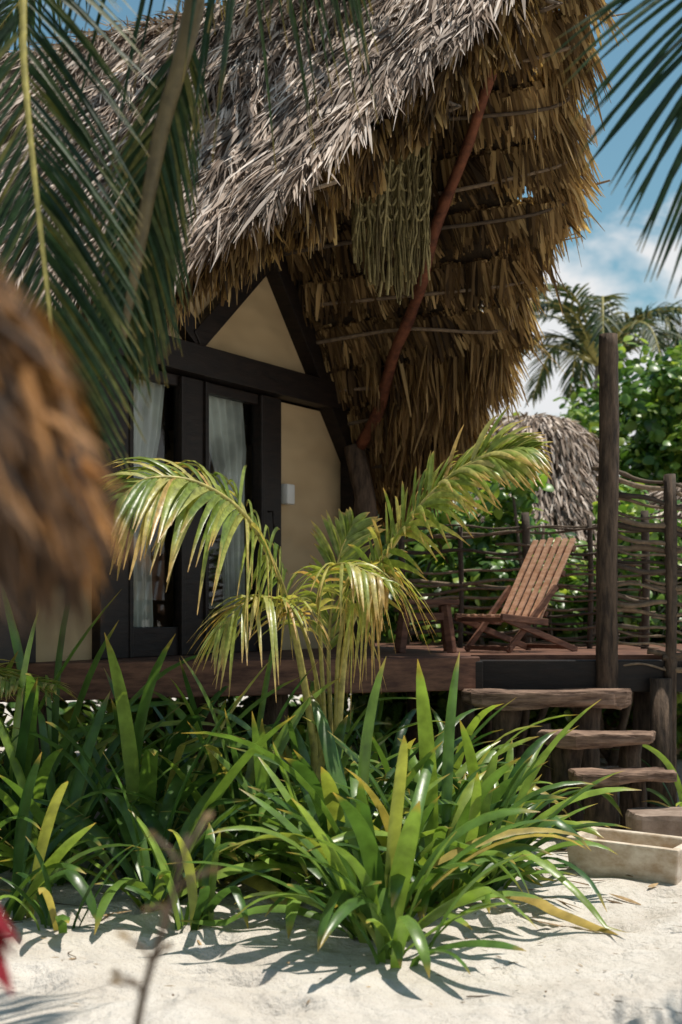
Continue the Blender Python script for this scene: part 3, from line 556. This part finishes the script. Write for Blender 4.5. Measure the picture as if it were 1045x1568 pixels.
leafmass('sea_grape_bush.002',[(-3.8,11.5,1.5,1.3,1,1.6),(-5.5,12,1.8,1.5,1,1.9),(-4.5,9,.8,1,1,.9)],7000,.11,M_bush,5)
leafmass('sea_grape_bush.003',[(-5,14.2,.6,1.6,.6,1.0),(-2.6,14.2,.6,1.6,.6,1.0),(-.3,13.8,.6,1.4,.6,.9),(1.2,13.0,.5,1.2,.6,.8),(-2.6,10.6,.4,.9,.3,.4),(-1.0,11.4,.4,1.0,.3,.4)],9000,.12,M_bush,6)
leafmass('sea_grape_bush.004',[(1.35,11.6,1.9,.45,.3,.6),(.95,11.5,1.6,.4,.3,.5),(2.1,11.7,1.7,.4,.3,.45)],1400,.10,M_bush,8)

def conehut(name,cx,cy,prof,n,wid,seed,lenf=1.0,mtl=None):
    h=empty(name); rr=np.random.default_rng(seed); mb=MB(); r_=np.array([p[0] for p in prof]); z_=np.array([p[1] for p in prof]); ns=32
    V=[(cx+r*np.cos(a),cy+r*np.sin(a),z) for r,z in zip(r_*.98,z_-.03) for a in np.linspace(0,2*np.pi,ns,endpoint=False)]
    F=[(i*ns+j,i*ns+(j+1)%ns,(i+1)*ns+(j+1)%ns,(i+1)*ns+j) for i in range(len(r_)-1) for j in range(ns)]; mb.add(V,F); mb.build('roof_core',[M_core],h)
    mb=MB(); s=np.sqrt(rr.random(n)); ss=np.linspace(0,1,len(r_)); a=rr.uniform(0,2*np.pi,n); r=np.interp(s,ss,r_); z=np.interp(s,ss,z_)
    dr_=np.interp(s+.05,ss,r_)-r+.001; dz=np.interp(s+.05,ss,z_)-z-.001; rad=np.stack([np.cos(a),np.sin(a),0*a],1); tg=np.stack([-np.sin(a),np.cos(a),0*a],1)
    D=nrm(rad*dr_[:,None]+A(0,0,1)*dz[:,None]); Nm=nrm(np.cross(tg,D)); D=nrm(D+rad*.12+rr.normal(0,.25,(n,3)))
    P=np.stack([cx+r*np.cos(a),cy+r*np.sin(a),z],1)+Nm*rr.uniform(0,.04,n)[:,None]*np.sign((Nm*rad).sum(1))[:,None]
    batch(mb,P,D,nrm(np.cross(D,Nm+rr.normal(0,.4,(n,3)))),rr.uniform(.15,.4,n)*lenf,rr.uniform(.6,1.2,n)*wid,A(0,0,-1)*rr.uniform(0,.3,n)[:,None],[.8,1,.7,.15],0,0,rr.random(n))
    return h,mb
h,mb=conehut('thatched_hut.001',1.88,14.2,[(.0,3.18),(.40,3.13),(.66,2.92),(.82,2.45),(1.25,1.9),(1.9,1.35)],13000,.024,5,.5)
mb.build('roof_thatch',[M_out],h)
mb=MB(); tube(mb,[(1.88,14.2,-.1),(1.88,14.2,1.7)],1.3,24); mb.build('wall',[M_canvas],h)
h,mb=conehut('thatched_hut.002',3.6,13.6,[(.0,2.50),(.6,2.40),(1.2,2.0),(1.8,1.1)],10000,.024,6,.5)
mb.build('roof_thatch',[M_out],h)
mb=MB(); tube(mb,[(3.6,13.6,-.1),(3.6,13.6,1.4)],1.2,24); mb.build('wall',[M_canvas],h)
px=-.865
h,mb=conehut('thatched_parasol',px,1.38,[(.0,1.96),(.25,1.84),(.44,1.68),(.54,1.56),(.575,1.46),(.585,1.40)],5000,.012,7,.22)
n=2600; a=U(0,2*np.pi,n); P=np.stack([px+.585*np.cos(a),1.38+.585*np.sin(a),U(1.37,1.50,n)],1); D=nrm(A(0,0,-1)+rng.normal(0,.22,(n,3))+.1*np.stack([np.cos(a),np.sin(a),0*a],1))
batch(mb,P,D,nrm(np.cross(D,rng.normal(size=(n,3)))),U(.04,.12,n),U(.005,.012,n),A(0,0,-1)*U(0,.3,n)[:,None],[.8,1,.7,.1],0,0,U(0,.6,n))  # hanging fringe kept to darker tones: shade below put into the strand colour
for k in range(90):
    a=U(-1.3,.6); z=U(1.38,1.66); r=np.interp(z,[1.40,1.46,1.56,1.68],[.585,.575,.54,.44])+.01; n=14; c=A(px+r*math.cos(a),1.38+r*math.sin(a),z)
    D=nrm(A(math.cos(a)*.5,math.sin(a)*.5,-.7)+rng.normal(0,.25,3)+rng.normal(0,.15,(n,3)))
    batch(mb,c+rng.normal(0,.006,(n,3)),D,nrm(np.cross(D,rng.normal(size=(n,3)))),U(.03,.08,n),U(.004,.010,n),A(0,0,-1)*U(0,.4,n)[:,None],[.8,1,.7,.1],0,0,np.clip(U(0,1)+rng.normal(0,.1,n),0,1))
mb.build('thatch',[M_near],h)
mb=MB(); tube(mb,[(px,1.38,-.1),(px,1.38,1.0),(px,1.38,1.93)],.035,12); mb.build('pole',[M_post],h)
mb=MB(); tube(mb,cat([(-.53,1.8,-.05),(-.51,1.8,.5),(-.475,1.8,.96)],8),.008,6,.3,1)
for k in range(12):
    a=U(-1.0,1.0) if k<7 else U(0,6.28); e=U(-.4,.4); h_=A(math.cos(a),math.sin(a)*.6,0); L_=U(.07,.10)
    P=[A(-.485,1.8,.89+.008*k)+h_*L_*s*math.cos(e)+A(0,0,L_*(math.sin(e)*s-.6*s*s)) for s in np.linspace(0,1,7)]
    strip(mb,P,A(-h_[1],h_[0],.1),np.array([.3,.8,1,1,.8,.5,.05])*.055,.2,U(0,1))
mb.build('ti_plant',[M_redleaf,M_stick])
mb=MB(); tw=cat([(-.40,2.1,-.05),(-.32,2.1,.5),(-.29,2.05,.72),(-.24,2.0,.88),(-.215,2.0,.98)],16); tube(mb,tw,np.linspace(.009,.004,16),6,.3,1)
for k in range(9):
    p=tw[8+k%7]; D=nrm(A(U(-1,1),U(-1,1),U(0,1.2))); e=p+D*U(.03,.07); tube(mb,[p,(p+e)/2+.004,e],.003,5,.5,1)
    batch(mb,np.array([e]),nrm(D)[None],nrm(np.cross(D,A(.3,1,.2)))[None],A(U(.02,.035)),A(.012),A(0,0,-.3)[None],[.2,1,.8,.1],.1,0)
mb.build('dry_twig',[M_dry,M_stick])

# ---------------------------------------------------------------- leaf litter
mb=MB(); n=460; x=U(-2.4,2.4,n); y=U(4.6,8.4,n)+.0; P=np.stack([x,y,sandz(x,y)+U(.004,.02,n)],1); a=U(0,6.28,n); D=np.stack([np.cos(a),np.sin(a),rng.normal(0,.08,n)],1); S=np.stack([-np.sin(a),np.cos(a),rng.normal(0,.3,n)],1)
big=(rng.random(n)<.5)&(y>5.6)
batch(mb,P,nrm(D),nrm(S),np.where(big,U(.08,.30,n),U(.012,.04,n)),np.where(big,U(.008,.025,n),U(.003,.010,n)),A(0,0,1)*rng.normal(0,.08,n)[:,None],[.3,1,.9,.1],.2)
for k in range(30):
    x0,y0=U(-2,2),U(4.6,8); a=U(0,6.28); L_=U(.05,.2); P=[(x0+L_*s*math.cos(a)+.02*math.sin(6*s),y0+L_*s*math.sin(a),sandz(x0,y0)+.008) for s in np.linspace(0,1,6)]; tube(mb,P,U(.001,.003),5,.5,1)
mb.build('leaf_litter',[M_dry,M_stick])
